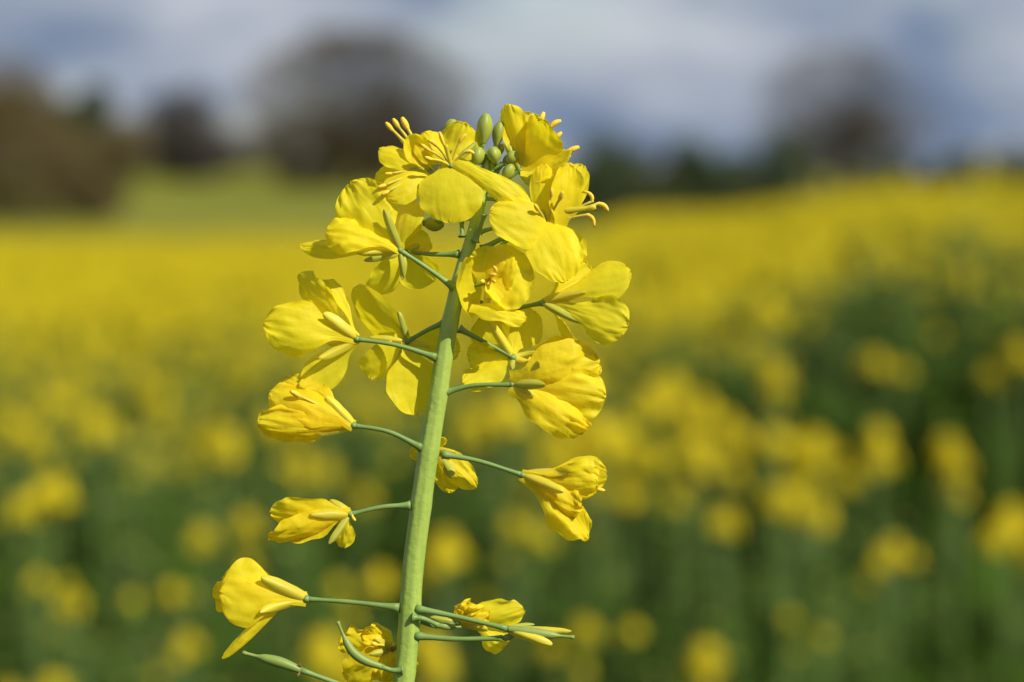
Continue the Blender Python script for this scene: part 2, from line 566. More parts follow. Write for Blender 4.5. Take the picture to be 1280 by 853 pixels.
# ---- F3: top right, trumpet seen from below, opening up and right
flower((650, 213, 6), (612, 225, 10), mid=(632, 224, 8), petals=[
    D(x=637, y=130, d=-2, w=36, rot=-20, bend=-3, cup=-8, claw=0.15, clw=.55, um=.66, ruf=3.5, curl=-5),
    D(x=686, y=150, d=-20, w=62, rot=-22, bend=-5, cup=-12, claw=0.2, clw=.50, um=.66, ruf=4, curl=-14),
    D(x=716, y=192, d=-16, w=30, rot=-34, bend=-5, cup=-7, claw=0.25, clw=.5, um=.66, ruf=3, curl=-6),
    D(x=664, y=142, d=26, w=60, rot=10, bend=4, cup=8, claw=0.2, clw=.4),
    D(x=704, y=206, d=4, w=48, rot=-58, bend=-3, cup=-6, claw=0.15, clw=.5),
], sepals=[D(x=634, y=180, d=4, w=12, mat='sepal_green'), D(x=690, y=222, d=4, w=11, mat='sepal_green'), D(x=664, y=232, d=-6, w=10, mat='sepal_green', bend=-2)],
   stamens=[D(x=676, y=150, d=6, al=15, aw=7, fr=2.2), D(x=690, y=156, d=4, al=17, aw=7, hook=0.4, fr=2.2), D(x=713, y=188, d=0, al=17, aw=7), D(x=664, y=152, d=8, al=14),
            D(x=695, y=172, d=2, al=14)],
   pistil=D(x=684, y=165, d=4))

# ---- F2: top centre, facing the camera, broad petal hanging down
flower((564, 208, -14), (603, 240, 9), mid=(585, 226, -2), petals=[
    D(x=564, y=279, d=-30, w=79, rot=3, bend=7, cup=-4, ruf=2.0, claw=0.06, clw=.40, um=.5, notch=.02),
    D(x=661, y=258, d=-24, w=34, rot=-8, bend=8, cup=-5, ruf=3, claw=0.50, clw=.50, um=.76, curl=7, b=(566, 200, -16)),
    D(x=580, y=154, d=-4, w=56, rot=-4, bend=-6, cup=-10, ruf=5.0, claw=0.2, clw=.3, um=.6),
    D(x=528, y=166, d=-8, w=44, rot=18, bend=-8, cup=-6, ruf=4, claw=0.3, clw=.3),
], sepals=[D(x=540, y=238, d=-4, w=9, bend=-5, mat='sepal_green'), D(x=596, y=178, d=0, w=11, mat='sepal_green')],
   stamens=[D(x=535, y=187, d=-26, al=16, aw=5.5), D(x=545, y=181, d=-28, al=16, aw=5.5, hook=-.3), D(x=553, y=176, d=-24, al=17, aw=5),
            D(x=575, y=176, d=-22, al=16, aw=5, hook=.3), D(x=583, y=189, d=-24, al=13, aw=5, hook=.8), D(x=538, y=199, d=-30, al=12, aw=5)],
   pistil=D(x=557, y=181, d=-24, w=6))

# ---- F1: top left, opening up and left
flower((537, 214, 2), (601, 246, 10), mid=(570, 240, 6), petals=[
    D(x=514, y=168, d=-8, w=34, rot=-12, bend=3, cup=9, claw=0.2, clw=.3, um=.55),
    D(x=474, y=186, d=4, w=38, rot=38, bend=5, cup=-8, claw=0.3, um=.7),
    D(x=484, y=246, d=-18, w=44, rot=14, bend=6, cup=-7, claw=0.22, clw=.25),
    D(x=468, y=225, d=10, w=36, rot=30, bend=-4, cup=7, claw=0.3),
], sepals=[D(x=503, y=207, d=-2, w=10, mat='sepal_green', bend=2), D(x=541, y=185, d=6, w=10, mat='sepal_green'), D(x=533, y=232, d=-14, w=8, bend=-5)],
   stamens=[D(x=489, y=161, d=6, al=15, aw=6.5, fr=2), D(x=497, y=157, d=4, al=15, aw=6.5, fr=2), D(x=508, y=158, d=2, al=18, aw=8, fr=2),
            D(x=480, y=232, d=-22, al=12, aw=5), D(x=484, y=240, d=-24, al=12, aw=5.5), D(x=489, y=217, d=-10, al=12, aw=4)],
   pistil=D(x=500, y=172, d=6, w=7))

# ---- buds at the tip of the raceme
bud((603, 181, 6), (608, 142, 2), 19, (609, 206, 12))
bud((620, 183, 10), (626, 152, 8), 15, (611, 200, 12))
bud((594, 208, 6), (599, 184, 0), 19, (607, 214, 11))
bud((619, 204, 2), (616, 184, -4), 17, (610, 205, 12))
bud((562, 176, 16), (566, 149, 14), 19, (604, 225, 12))
bud((633, 204, 4), (646, 190, 0), 14, (610, 214, 11))
bud((529, 279, 30), (555, 281, 34), 18, (596, 272, 10), label='dark olive bud half hidden behind the broad hanging petal')
bud((630, 226, 0), (640, 206, -6), 15, (608, 230, 10))
bud((617, 236, 0), (633, 240, -8), 14, (606, 240, 10))
bud((603, 222, -2), (590, 214, -8), 13, (606, 230, 10))
bud((622, 250, 2), (640, 258, -4), 13, (604, 248, 10))

rb = random.Random(77)
for k in range(7):
    a_ = rb.uniform(0, 6.28)
    cx_, cy_ = 612 + 15 * math.cos(a_) * rb.uniform(.5, 1.3), 206 + 13 * math.sin(a_) * rb.uniform(.4, 1.2)
    dd_ = 6 + rb.uniform(-10, 12)
    ln_ = rb.uniform(11, 19)
    bud((cx_, cy_, dd_), (cx_ + (cx_ - 610) * .45, cy_ - ln_, dd_ - rb.uniform(-2, 5)), ln_ * rb.uniform(.5, .66), (609, 222 + rb.uniform(-6, 14), 11))

# ---- F4: right, broad bright petals facing the sun, stamens to the right
flower((684, 282, -4), (602, 312, 4), mid=(634, 296, 0), petals=[
    D(x=711, y=204, d=-12, w=42, rot=16, bend=5, cup=6, ruf=2.5, claw=0.12, clw=.4, um=.5, b=(700, 284, -10)),
    D(x=678, y=206, d=-14, w=34, rot=14, bend=-3, cup=-6, claw=0.25, um=.6),
    D(x=612, y=266, d=-34, w=60, rot=18, bend=9, cup=-5, ruf=3.2, claw=0.1, clw=.42, um=.5, b=(688, 296, -12)),
    D(x=708, y=352, d=-34, w=66, rot=-8, bend=9, cup=-4, ruf=3.6, claw=0.08, clw=.5, um=.45, b=(676, 280, -12)),
    D(x=729, y=207, d=10, w=42, rot=12, bend=6, cup=6, claw=0.2, um=.6),
    D(x=728, y=328, d=4, w=38, rot=-25, bend=6, cup=5, claw=.2),
], sepals=[D(x=655, y=262, d=-8, w=10, mat='sepal_green'), D(x=720, y=300, d=-4, w=9), D(x=672, y=240, d=2, w=10, mat='sepal_green')],
   stamens=[D(x=742, y=251, d=-16, al=16, aw=5, hook=-1.7, fr=1.7), D(x=750, y=254, d=-16, al=17, aw=6, hook=.9, fr=2.2), D(x=737, y=268, d=-16, al=18, aw=5, hook=1.2, fr=1.7),
            D(x=700, y=248, d=-30, al=15, aw=6), D(x=672, y=262, d=-28, al=14, aw=5.5), D(x=689, y=244, d=-28, al=12, aw=5.5)],
   pistil=D(x=745, y=259, d=-16, w=9, b=(705, 264, -8)), pr=(3.4, 2.8))

# ---- F5: centre, half-open cup facing the camera
flower((612, 352, -12), (580, 360, 2), petals=[
    D(x=583, y=322, d=-44, w=62, rot=66, bend=-10, cup=12, claw=0.1, clw=.55, um=.6, b=(594, 396, -16), ruf=3),
    D(x=657, y=400, d=-44, w=30, rot=-42, bend=5, cup=-6, ruf=3.6, claw=0.08, clw=.5, um=.6, b=(588, 384, -30)),
    D(x=668, y=345, d=-26, w=84, rot=-16, bend=9, cup=10, ruf=6.5, claw=0.12, clw=.45, um=.5, b=(606, 356, -14)),
    D(x=632, y=312, d=-22, w=66, rot=-20, bend=6, cup=8, ruf=5, claw=0.12, clw=.45, um=.5, b=(608, 362, -10)),
    D(x=640, y=386, d=-36, w=32, rot=-24, bend=5, cup=8, ruf=3, claw=0.1, clw=.4, b=(608, 350, -22)),
], sepals=[D(x=580, y=384, d=-12, w=13, mat='sepal_green', bend=-4, b=(577, 352, -6)), D(x=606, y=398, d=-4, w=11)],
   stamens=[D(x=612, y=345, d=-34, al=14, aw=6, hook=.6), D(x=620, y=340, d=-34, al=13, aw=5.5, hook=-.5), D(x=604, y=352, d=-34, al=12, aw=5.5), D(x=617, y=352, d=-36, al=11, aw=5)],
   pistil=D(x=610, y=356, d=-34, w=6))

# ---- F6: right, seen from the side, two round petals
flower((678, 379, -8), (574, 368, 2), mid=(628, 386, 10), petals=[
    D(x=788, y=340, d=-22, w=60, rot=-26, bend=5, cup=-6, claw=0.60, clw=.22, um=.66, ruf=3),
    D(x=784, y=408, d=-34, w=66, rot=4, bend=7, cup=-8, claw=0.56, clw=.22, um=.70, ruf=5, b=(684, 376, -8)),
    D(x=718, y=434, d=14, w=17, rot=40, bend=-9, cup=6, claw=.45, ruf=3),
    D(x=735, y=330, d=18, w=52, rot=20, bend=4, cup=7, claw=.35, ruf=3),
], sepals=[D(x=732, y=366, d=-36, w=16, bend=-2), D(x=728, y=404, d=-26, w=12, bend=5, mat='sepal_green'), D(x=716, y=358, d=4, w=12, bend=-3), D(x=724, y=392, d=8, w=12)],
   stamens=[D(x=733, y=347, d=0, al=11, aw=5, hook=.6), D(x=741, y=346, d=4, al=12, aw=5), D(x=731, y=355, d=-6, al=10, aw=5, hook=-.6)],
   rr=4.6)

# ---- F14: behind, lower right of the stem
flower((641, 447, 8), (574, 411, 2), mid=(606, 428, 6), petals=[
    D(x=579, y=479, d=-4, w=36, rot=26, bend=-5, cup=-7, claw=0.16, clw=.3, ruf=3),
    D(x=585, y=448, d=26, w=50, rot=-20, bend=4, cup=5, claw=0.3),
    D(x=662, y=386, d=24, w=60, rot=15, bend=-6, cup=-8, claw=0.3, ruf=3),
    D(x=604, y=394, d=30, w=58, rot=-25, bend=5, cup=6, claw=0.3),
], sepals=[D(x=612, y=401, d=-2, w=14, bend=2), D(x=672, y=441, d=6, w=10, bend=-8), D(x=660, y=454, d=-4, w=13, bend=-4), D(x=640, y=462, d=2, w=9, mat='sepal_green', bend=2)],
   rr=5)

# ---- F7: right middle, drooping bell
flower((640, 481, -6), (556, 491, -2), mid=(592, 482, -6), petals=[
    D(x=750, y=458, d=-12, w=84, rot=22, bend=10, cup=-18, ruf=6, claw=0.2, clw=.42, um=.62, mat='petal_old', curl=8),
    D(x=736, y=536, d=-24, w=60, rot=-24, bend=8, cup=-14, ruf=6, claw=0.2, clw=.42, um=.50, mat='petal_old'),
    D(x=756, y=498, d=-16, w=66, rot=4, bend=6, cup=-12, ruf=7, claw=0.25, clw=.36, um=.72, mat='petal'),
    D(x=730, y=438, d=16, w=60, rot=-20, bend=-6, cup=10, ruf=5, claw=0.25, clw=.3, mat='petal_old'),
], sepals=[D(x=674, y=454, d=-30, w=16, bend=-5, mat='sepal_green'), D(x=682, y=481, d=-38, w=15, bend=3, mat='sepal_green'), D(x=676, y=500, d=-20, w=16, bend=5, mat='sepal'), D(x=672, y=470, d=10, w=14)],
   stamens=[D(x=722, y=488, d=-6, al=12)], rr=5)

# ---- F8: right lower, withering flower with long pale sepals
flower((653, 594, -4), (553, 568, -4), mid=(600, 577, -6), petals=[
    D(x=748, y=603, d=-22, w=58, rot=26, bend=5, cup=-14, ruf=6, claw=0.52, clw=.24, um=.74, mat='petal_old'),
    D(x=758, y=592, d=6, w=48, rot=-10, bend=-9, cup=-10, ruf=4, claw=0.5, clw=.24, um=.74, mat='petal_old'),
    D(x=736, y=673, d=-12, w=50, rot=-26, bend=9, cup=-13, ruf=7, claw=0.40, clw=.30, um=.70, mat='petal_old'),
    D(x=724, y=642, d=-22, w=44, rot=30, bend=7, cup=-9, ruf=7, claw=0.42, clw=.26, mat='petal_old'),
], sepals=[D(x=712, y=591, d=-28, w=19, bend=-4), D(x=704, y=615, d=-32, w=17, bend=4), D(x=702, y=606, d=-10, w=15, bend=3), D(x=706, y=598, d=6, w=13)],
   stamens=[D(x=748, y=612, d=-6, al=12, aw=5)], rr=5)

# ---- F9: upper left, seen from behind
flower((500, 313, -18), (567, 359, -6), mid=(532, 334, -16), petals=[
    D(x=437, y=230, d=-6, w=78, rot=-10, bend=7, cup=-8, ruf=8, claw=0.32, clw=.2, um=.55),
    D(x=409, y=287, d=-32, w=54, rot=34, bend=9, cup=-10, ruf=8, claw=0.46, clw=.22, um=.62),
    D(x=376, y=307, d=-6, w=28, rot=28, bend=3, cup=-6, ruf=3.2, claw=0.4, clw=.3, um=.7),
    D(x=513, y=250, d=14, w=62, rot=-48, bend=6, cup=-6, ruf=2.5, claw=0.2, clw=.22, um=.55),
], sepals=[D(x=480, y=262, d=-34, w=13, bend=3, mat='sepal_green'), D(x=446, y=316, d=-34, w=13, bend=-3), D(x=456, y=292, d=-24, w=11, bend=-3), D(x=505, y=348, d=-14, w=9, mat='sepal_green')],
   rr=4.4)

# ---- F10: left, behind F9
flower((506, 316, 16), (574, 318, 4), mid=(540, 318, 12), petals=[
    D(x=464, y=366, d=14, w=56, rot=-52, bend=6, cup=-6, ruf=2.4, claw=0.22, clw=.24, um=.55),
    D(x=540, y=354, d=28, w=56, rot=30, bend=4, cup=6, ruf=2.4, claw=0.2, clw=.3, um=.5),
    D(x=528, y=287, d=38, w=50, rot=10, bend=-4, cup=5, claw=0.22),
    D(x=498, y=262, d=40, w=54, rot=-6, bend=4, cup=5, claw=0.22),
], sepals=[D(x=503, y=350, d=6, w=10, mat='sepal_green'), D(x=455, y=326, d=8, w=11, mat='sepal_green'), D(x=524, y=306, d=10, w=11, bend=-6)],
   stamens=[D(x=528, y=315, d=34, al=14, aw=9)])

# ---- F11: left middle, four petals seen from behind, sun through them
flower((509, 427, 12), (556, 403, 2), mid=(534, 413, 6), petals=[
    D(x=441, y=362, d=22, w=60, rot=-44, bend=6, cup=-6, ruf=2.6, claw=0.18, clw=.3, um=.55),
    D(x=463, y=474, d=18, w=60, rot=-50, bend=5, cup=-5, ruf=2.6, claw=0.2, clw=.3, um=.6, b=(500, 420, 14)),
    D(x=515, y=518, d=18, w=68, rot=-26, bend=7, cup=7, ruf=3.0, claw=0.2, clw=.26, um=.55, curl=-6),
    D(x=575, y=437, d=36, w=48, rot=-24, bend=5, cup=6, ruf=2.5, claw=0.2, um=.6),
], sepals=[D(x=498, y=390, d=2, w=12, bend=4, mat='sepal_green'), D(x=486, y=475, d=4, w=12, bend=-4, mat='sepal_green'), D(x=462, y=422, d=8, w=11, mat='sepal'), D(x=540, y=436, d=20, w=11)],
   rr=4.4)

# ---- F12: left, broad wrinkled petal towards the left
flower((446, 424, -12), (545, 447, -4), mid=(497, 432, -10), petals=[
    D(x=331, y=402, d=-26, w=74, rot=10, bend=7, cup=-7, ruf=6.5, claw=0.38, clw=.18, um=.60),
    D(x=373, y=344, d=6, w=46, rot=-48, bend=5, cup=-7, ruf=4, claw=0.4, clw=.25, um=.66),
    D(x=405, y=349, d=8, w=24, rot=62, bend=5, cup=5, ruf=3, claw=0.4, clw=.25),
    D(x=376, y=484, d=-10, w=46, rot=16, bend=-9, cup=-7, ruf=3.2, claw=0.3, clw=.26, um=.6),
], sepals=[D(x=404, y=392, d=-26, w=19, bend=4), D(x=399, y=448, d=-26, w=14, bend=-4), D(x=410, y=430, d=0, w=12), D(x=408, y=404, d=4, w=12)],
   rr=4.6)

# ---- F13: left, closing flower below F12
flower((442, 532, -8), (527, 560, -6), mid=(486, 540, -9), petals=[
    D(x=338, y=490, d=-6, w=58, rot=34, bend=12, cup=-15, ruf=4, claw=0.22, clw=.28, um=.6, mat='petal_old'),
    D(x=323, y=528, d=-20, w=50, rot=-22, bend=8, cup=-12, ruf=4, claw=0.26, clw=.26, um=.66, mat='petal_old'),
    D(x=352, y=476, d=10, w=52, rot=-10, bend=8, cup=-8, ruf=4, claw=0.28, clw=.26, um=.6, mat='petal_old'),
    D(x=336, y=516, d=14, w=46, rot=10, bend=-6, cup=8, ruf=4, claw=0.3, mat='petal_old'),
], sepals=[D(x=408, y=496, d=-14, w=16, bend=4), D(x=393, y=540, d=-18, w=13, bend=-5), D(x=398, y=520, d=6, w=13)],
   stamens=[D(x=372, y=494, d=-26, al=15, aw=7)], rr=4.8)

# ---- F15: small withering flower half hidden behind the stem
flower((545, 562, 30), (538, 548, 12), petals=[
    D(x=595, y=610, d=22, w=36, rot=-12, bend=5, cup=-8, ruf=4, claw=0.12, clw=.45, um=.38, mat='petal_old'),
    D(x=566, y=615, d=24, w=32, rot=-18, bend=-4, cup=-7, ruf=4, claw=0.12, clw=.45, um=.4, mat='petal_old'),
    D(x=554, y=547, d=20, w=17, rot=10, bend=-4, cup=-5, ruf=3, claw=0.2, clw=.5, mat='petal_old'),
    D(x=513, y=563, d=30, w=24, rot=20, bend=3, cup=5, ruf=3, claw=.2, clw=.4, mat='petal_old', b=(545, 576, 30)),
], sepals=[D(x=566, y=597, d=10, w=18, bend=-2, mat='sepal_green'), D(x=570, y=566, d=14, w=9, bend=3)], rr=4,
   label='small withering flower half hidden behind the stem')

# ---- F16: left, folded flower in shade
flower((438, 643, -6), (513, 632, -4), mid=(478, 634, -7), petals=[
    D(x=338, y=642, d=-4, w=48, rot=-30, bend=5, cup=-12, ruf=3.5, claw=0.16, clw=.35, um=.6, mat='petal_old'),
    D(x=336, y=674, d=-16, w=46, rot=-48, bend=5, cup=-10, ruf=4, claw=0.18, clw=.35, um=.66, mat='petal_old'),
    D(x=352, y=662, d=4, w=46, rot=14, bend=4, cup=8, ruf=4, claw=.2, mat='petal_old'),
    D(x=425, y=684, d=4, w=26, rot=20, bend=5, cup=-6, ruf=4, claw=.2, mat='petal_old'),
], sepals=[D(x=388, y=643, d=-28, w=16, bend=4), D(x=412, y=680, d=-18, w=11, bend=2, mat='sepal_green'), D(x=412, y=626, d=2, w=14, bend=7), D(x=398, y=660, d=10, w=12)],
   stamens=[D(x=441, y=647, d=-10, al=10, aw=4)], rr=5)

# ---- F17: lower left, broad fan petal and one drooping rolled petal
flower((383, 749, -4), (499, 760, -4), mid=(440, 753, -6), petals=[
    D(x=276, y=738, d=-20, w=86, rot=14, bend=4, cup=-8, ruf=4.5, claw=0.46, clw=.22, um=.74),
    D(x=266, y=742, d=8, w=54, rot=-30, bend=5, cup=6, ruf=4, claw=0.4, clw=.2, um=.72, mat='petal_old'),
    D(x=279, y=823, d=-6, w=14, rot=10, bend=4, cup=-6, ruf=1.5, claw=0.10, clw=.9, um=.5, b=(341, 762, -6), mat='petal_old'),
    D(x=278, y=725, d=16, w=50, rot=10, bend=-5, cup=6, ruf=4, claw=0.4),
], sepals=[D(x=326, y=722, d=-22, w=21, bend=4), D(x=325, y=766, d=-28, w=16, bend=-4), D(x=336, y=742, d=2, w=15)], rr=5.2)

# ---- F18: crumpled flower at the bottom left of the stem
flower((489, 812, 24), (506, 806, 6), pmat='dry', petals=[
    D(x=424, y=800, d=14, w=40, rot=-20, bend=8, cup=-9, ruf=9, claw=0.1, clw=.5, um=.6, mat='petal_old'),
    D(x=455, y=786, d=14, w=36, rot=16, bend=8, cup=-9, ruf=9, claw=0.1, clw=.5, um=.6, mat='petal_old'),
    D(x=434, y=852, d=22, w=62, rot=-50, bend=5, cup=-8, ruf=5, claw=0.1, clw=.5, um=.6, mat='petal_old'),
    D(x=478, y=852, d=20, w=40, rot=-10, bend=8, cup=-8, ruf=8, claw=0.1, clw=.5, um=.6, mat='petal_old'),
    D(x=520, y=840, d=34, w=22, rot=10, ruf=4, claw=.1, clw=.5, mat='petal_old'),
], sepals=[D(x=468, y=798, d=4, w=14, bend=4), D(x=462, y=818, d=4, w=12, mat='sepal_green')],
   stamens=[D(x=470, y=806, d=-2, al=12, aw=6)], label='crumpled yellow flower behind the curved green pod')

# ---- F19: withering flower on the right near the bottom
flower((572, 778, 20), (516, 772, 0), mid=(545, 783, 12), pmat='pedicel', petals=[
    D(x=655, y=762, d=16, w=42, rot=18, bend=6, cup=-7, ruf=3.5, claw=0.2, clw=.34, um=.55, mat='petal'),
    D(x=592, y=754, d=10, w=24, rot=-20, bend=5, cup=-7, ruf=6, claw=0.1, clw=.5, mat='petal_old', b=(575, 772, 18)),
    D(x=570, y=759, d=14, w=22, rot=20, bend=5, cup=-7, ruf=6, claw=0.1, clw=.5, mat='petal_old', b=(590, 776, 18)),
    D(x=634, y=806, d=14, w=34, rot=-20, bend=-5, cup=-9, ruf=5, claw=0.2, clw=.34, mat='petal', b=(600, 784, 18)),
    D(x=612, y=762, d=12, w=28, rot=10, bend=5, cup=-6, ruf=6, claw=0.1, clw=.5, mat='petal_old'),
], sepals=[D(x=610, y=788, d=6, w=12, bend=-2), D(x=604, y=776, d=22, w=12), D(x=538, y=772, d=18, w=10, mat='sepal_green')], rr=5,
   label='withering flower behind two green stalks at lower right')

# ---- spent flowers: stalk, pod and drying sepals
def pod(name, attach, mid, a, pts, w, label=None, sepals=(), nodes=()):
    c = curve_pts([at(*p) for p in pts], 24)
    rr = []
    for i in range(25):
        t = i / 24
        r = w * 0.5 * (0.62 + 0.38 * math.sin(math.pi * min(1, t * 1.3)))
        if t > 0.66:
            r *= 1 - 0.50 * sstep(0.66, 0.80, t)
        if t > 0.94:
            r *= 1.3
        rr.append(r * MM)
    V, F = tube(c, rr, 10)
    o = part(name, V, F, M['pod'], plant, c[0], label=label)
    pedicel(o, attach, a, 0, 3.6, 2.8, mid)
    for s in sepals:
        s = dict(s)
        add_sepal(o, c[0], s.pop('x'), s.pop('y'), s.pop('d', 0), **s)
    return o
M['pod'] = leafy('young_pod_green', (0.19, 0.27, 0.05), (0.27, 0.33, 0.07), 0.05, None, 0.45, 0.35, 200)
po = pod('seed_pod', (503, 838, -12), (490, 838, -14), (478, 834, -16), [(478, 834, -16), (456, 826, -18), (440, 814, -20), (430, 796, -20), (422, 777, -20)], 12,
         'young curved green pod in front of the crumpled flower')
po2 = pod('seed_pod', (499, 872, -4), (440, 860, -10), (376, 838, -14), [(376, 838, -14), (352, 829, -15), (330, 823, -16), (303, 816, -16)], 14,
          'thin straight green pod reaching down left out of the picture')
for (x, y) in ((372, 845), (374, 829)):
    add_sepal(po2, at(376, 838, -14), x, y, -20, w=4, bend=1, mat='dry')
po3 = pod('seed_pod', (520, 761, -8), (575, 772, -14), (634, 786, -16), [(634, 786, -16), (660, 790, -16), (690, 794, -16), (718, 797, -16)], 13,
          'green pod with drying yellow sepals at lower right',
          [D(x=690, y=806, d=-24, w=15, bend=4), D(x=714, y=789, d=-12, w=11, bend=-2), D(x=668, y=781, d=-6, w=8, bend=-2, mat='sepal_green')])
po4 = pod('seed_pod', (519, 795, -6), (570, 799, -8), (628, 798, -6), [(628, 798, -6), (634, 797, -6), (640, 795, -6), (646, 794, -6)], 9)
# withered stub with a dark stalk crossing the stem
po5 = pod('seed_pod', (515, 772, -15), (530, 774, -14), (548, 782, -6), [(548, 782, -6), (556, 783, -4), (566, 784, 0), (576, 784, 4)], 9)
# empty stalks near the top of the stem
for (p0, p1, pm) in (((594, 302, -2), (606, 268, -12), None), ((603, 322, 0), (640, 296, 2), (620, 312, 0)), ((578, 296, 8), (577, 278, 12), None), ((600, 290, 4), (622, 284, 4), None)):
    a = at(*p1)
    o = pedicel(plant, p0, p1, 0, 3.0, 2.4, pm)

# large lower leaves, below the picture
def big_leaf(z, ang, ln, wd):
    b = base_pt + Vector((0, 0, z))
    d = Vector((math.cos(ang), math.sin(ang), 0))
    s = Vector((-math.sin(ang), math.cos(ang), 0))
    V, F = [], []
    for i in range(13):
        u = i / 12
        wu = wd * (0.12 + 0.88 * sstep(0.1, 0.5, u)) * math.sqrt(max(0.02, 1 - max(0, (u - .6) / .4) ** 2))
        c = b + d * (ln * u) + Vector((0, 0, ln * (0.5 * u - 0.75 * u * u)))
        for j in range(7):
            v = j / 3 - 1
            V.append(c + s * (wu * v * (1 + .12 * math.sin(u * 19))) + Vector((0, 0, abs(v) * wu * 0.35 + 0.006 * math.sin(u * 23 + v * 4))))
    for i in range(12):
        for j in range(6):
            p = i * 7 + j
            F.append((p, p + 1, p + 8, p + 7))
    part('leaf', V, F, M['bg_leaf'], plant, b)
for k in range(6):
    big_leaf(0.25 + 0.12 * k, k * 2.4, 0.26 - 0.022 * k, 0.055 - 0.004 * k)

# ------------------------------------------------------------------ the field: single plants
rng = random.Random(7)
nrg = np.random.default_rng(11)

def leaf_quads(V, F, FM, mi, base, d, ln, wd, droop, rows=4):
    d = d.normalized()
    s = d.cross(Vector((0, 0, 1)))
    s = s.normalized() if s.length > 1e-4 else Vector((1, 0, 0))
    o = len(V)
    for i in range(rows + 1):
        u = i / rows
        wu = wd * math.sin(math.pi * (0.12 + 0.80 * u)) ** 0.8
        c = base + d * (ln * u) + Vector((0, 0, -droop * ln * u * u))
        V.extend([c - s * wu + Vector((0, 0, wu * .35)), c, c + s * wu + Vector((0, 0, wu * .35))])
    for i in range(rows):
        p = o + i * 3
        F.append((p, p + 1, p + 4, p + 3)); F.append((p + 1, p + 2, p + 5, p + 4))
        FM += [mi, mi]

def small_flower(V, F, FM, mi, c, ax, r, rg, fine):
    ax = ax.normalized()
    s = ax.cross(Vector((0.3, 0.2, 0.9))).normalized()
    t = ax.cross(s)
    ph = rg.uniform(0, 6.28)
    for k in range(4):
        a = ph + k * math.pi / 2 + rg.uniform(-.15, .15)
        d = s * math.cos(a) + t * math.sin(a)
        e = ax.cross(d)
        o = len(V)
        w = r * 0.42
        if fine:
            V += [c, c + d * (r * .45) - e * w * .8 + ax * r * .28, c + d * (r * .45) + e * w * .8 + ax * r * .28,
                  c + d * r * .95 - e * w * .7 + ax * r * .22, c + d * r * .95 + e * w * .7 + ax * r * .22]
            F += [(o, o + 1, o + 2), (o + 1, o + 3, o + 4, o + 2)]; FM += [mi, mi]
        else:
            V += [c, c + d * (r * .7) - e * w + ax * r * .25, c + d * r + ax * r * .25, c + d * (r * .7) + e * w + ax * r * .25]
            F.append((o, o + 1, o + 2, o + 3)); FM.append(mi)

def raceme(rg, n, h, fine=True):
    """flowering head: open flowers spread around a stalk, buds on top; origin at its foot"""
    V, F, FM = [], [], []
    pts = [Vector((0, 0, 0)), Vector((rg.uniform(-.004, .004), rg.uniform(-.004, .004), h * .5)), Vector((0, 0, h))]
    tube(curve_pts(pts, 3), [.0018, .0016, .0014, .001], 4, V=V, F=F); FM += [1] * (len(F) - len(FM))
    for k in range(n):
        t = 0.30 + 0.66 * (k / n)
        a = k * 2.4 + rg.uniform(-.4, .4)
        rad = (0.022 - 0.012 * (k / n)) * rg.uniform(.8, 1.2)
        d = Vector((math.cos(a), math.sin(a), 0.25 + 0.9 * k / n))
        c = Vector((0, 0, h * t)) + d.normalized() * rad
        small_flower(V, F, FM, 0, c, d, rg.uniform(.0095, .0125), rg, fine)
    for k in range(5):
        a = k * 2.4
        ellipsoid(Vector((math.cos(a) * .004, math.sin(a) * .004, h + .002 * k)), Vector((math.cos(a) * .3, math.sin(a) * .3, 1)), .007, .0018, 4, 3, V=V, F=F)
        FM += [2] * (len(F) - len(FM))
    return V, F, FM

def pod_head(rg, h):
    """green head gone over: stalk, thin pods and buds only"""
    V, F, FM = [], [], []
    tube([Vector((0, 0, 0)), Vector((0, 0, h))], [.0018, .001], 4, V=V, F=F); FM += [1] * (len(F) - len(FM))
    for k in range(9):
        a = k * 2.4
        z = h * (.15 + .8 * k / 9)
        d = Vector((math.cos(a), math.sin(a), .55))
        p = Vector((0, 0, z))
        tube([p, p + d * .012, p + d * .036], [.0006, .0014, .0005], 4, V=V, F=F)
        FM += [1] * (len(F) - len(FM))
    for k in range(5):
        a = k * 2.4
        ellipsoid(Vector((math.cos(a) * .005, math.sin(a) * .005, h)), Vector((0, 0, 1)), .009, .0024, 4, 3, V=V, F=F)
        FM += [2] * (len(F) - len(FM))
    return V, F, FM

HEADM = [M['bg_petal'], M['bg_stem'], M['bud']]
RAC_GEO, RAC_ME = [], []
for i, (n, h) in enumerate(((16, .036), (20, .042), (12, .032), (24, .048))):
    V, F, FM = raceme(random.Random(40 + i), n, h)
    RAC_GEO.append((V, F, FM)); RAC_ME.append(mesh_data('flower_head', V, F, HEADM, fmat=FM, smooth=False))
POD_GEO, POD_ME = [], []
for i in range(2):
    V, F, FM = pod_head(random.Random(60 + i), .07)
    POD_GEO.append((V, F, FM)); POD_ME.append(mesh_data('green_head', V, F, HEADM, fmat=FM, smooth=False))
LEAF_ME, LEAF_GEO = [], []
for i in range(3):
    V, F, FM = [], [], []
    leaf_quads(V, F, FM, 0, Vector((0, 0, 0)), Vector((1, 0, .55 - .2 * i)), 1.0, .17 + .03 * i, .5, 5)
    LEAF_GEO.append((V, F, FM)); LEAF_ME.append(mesh_data('leaf', V, F, [M['bg_leaf']]))

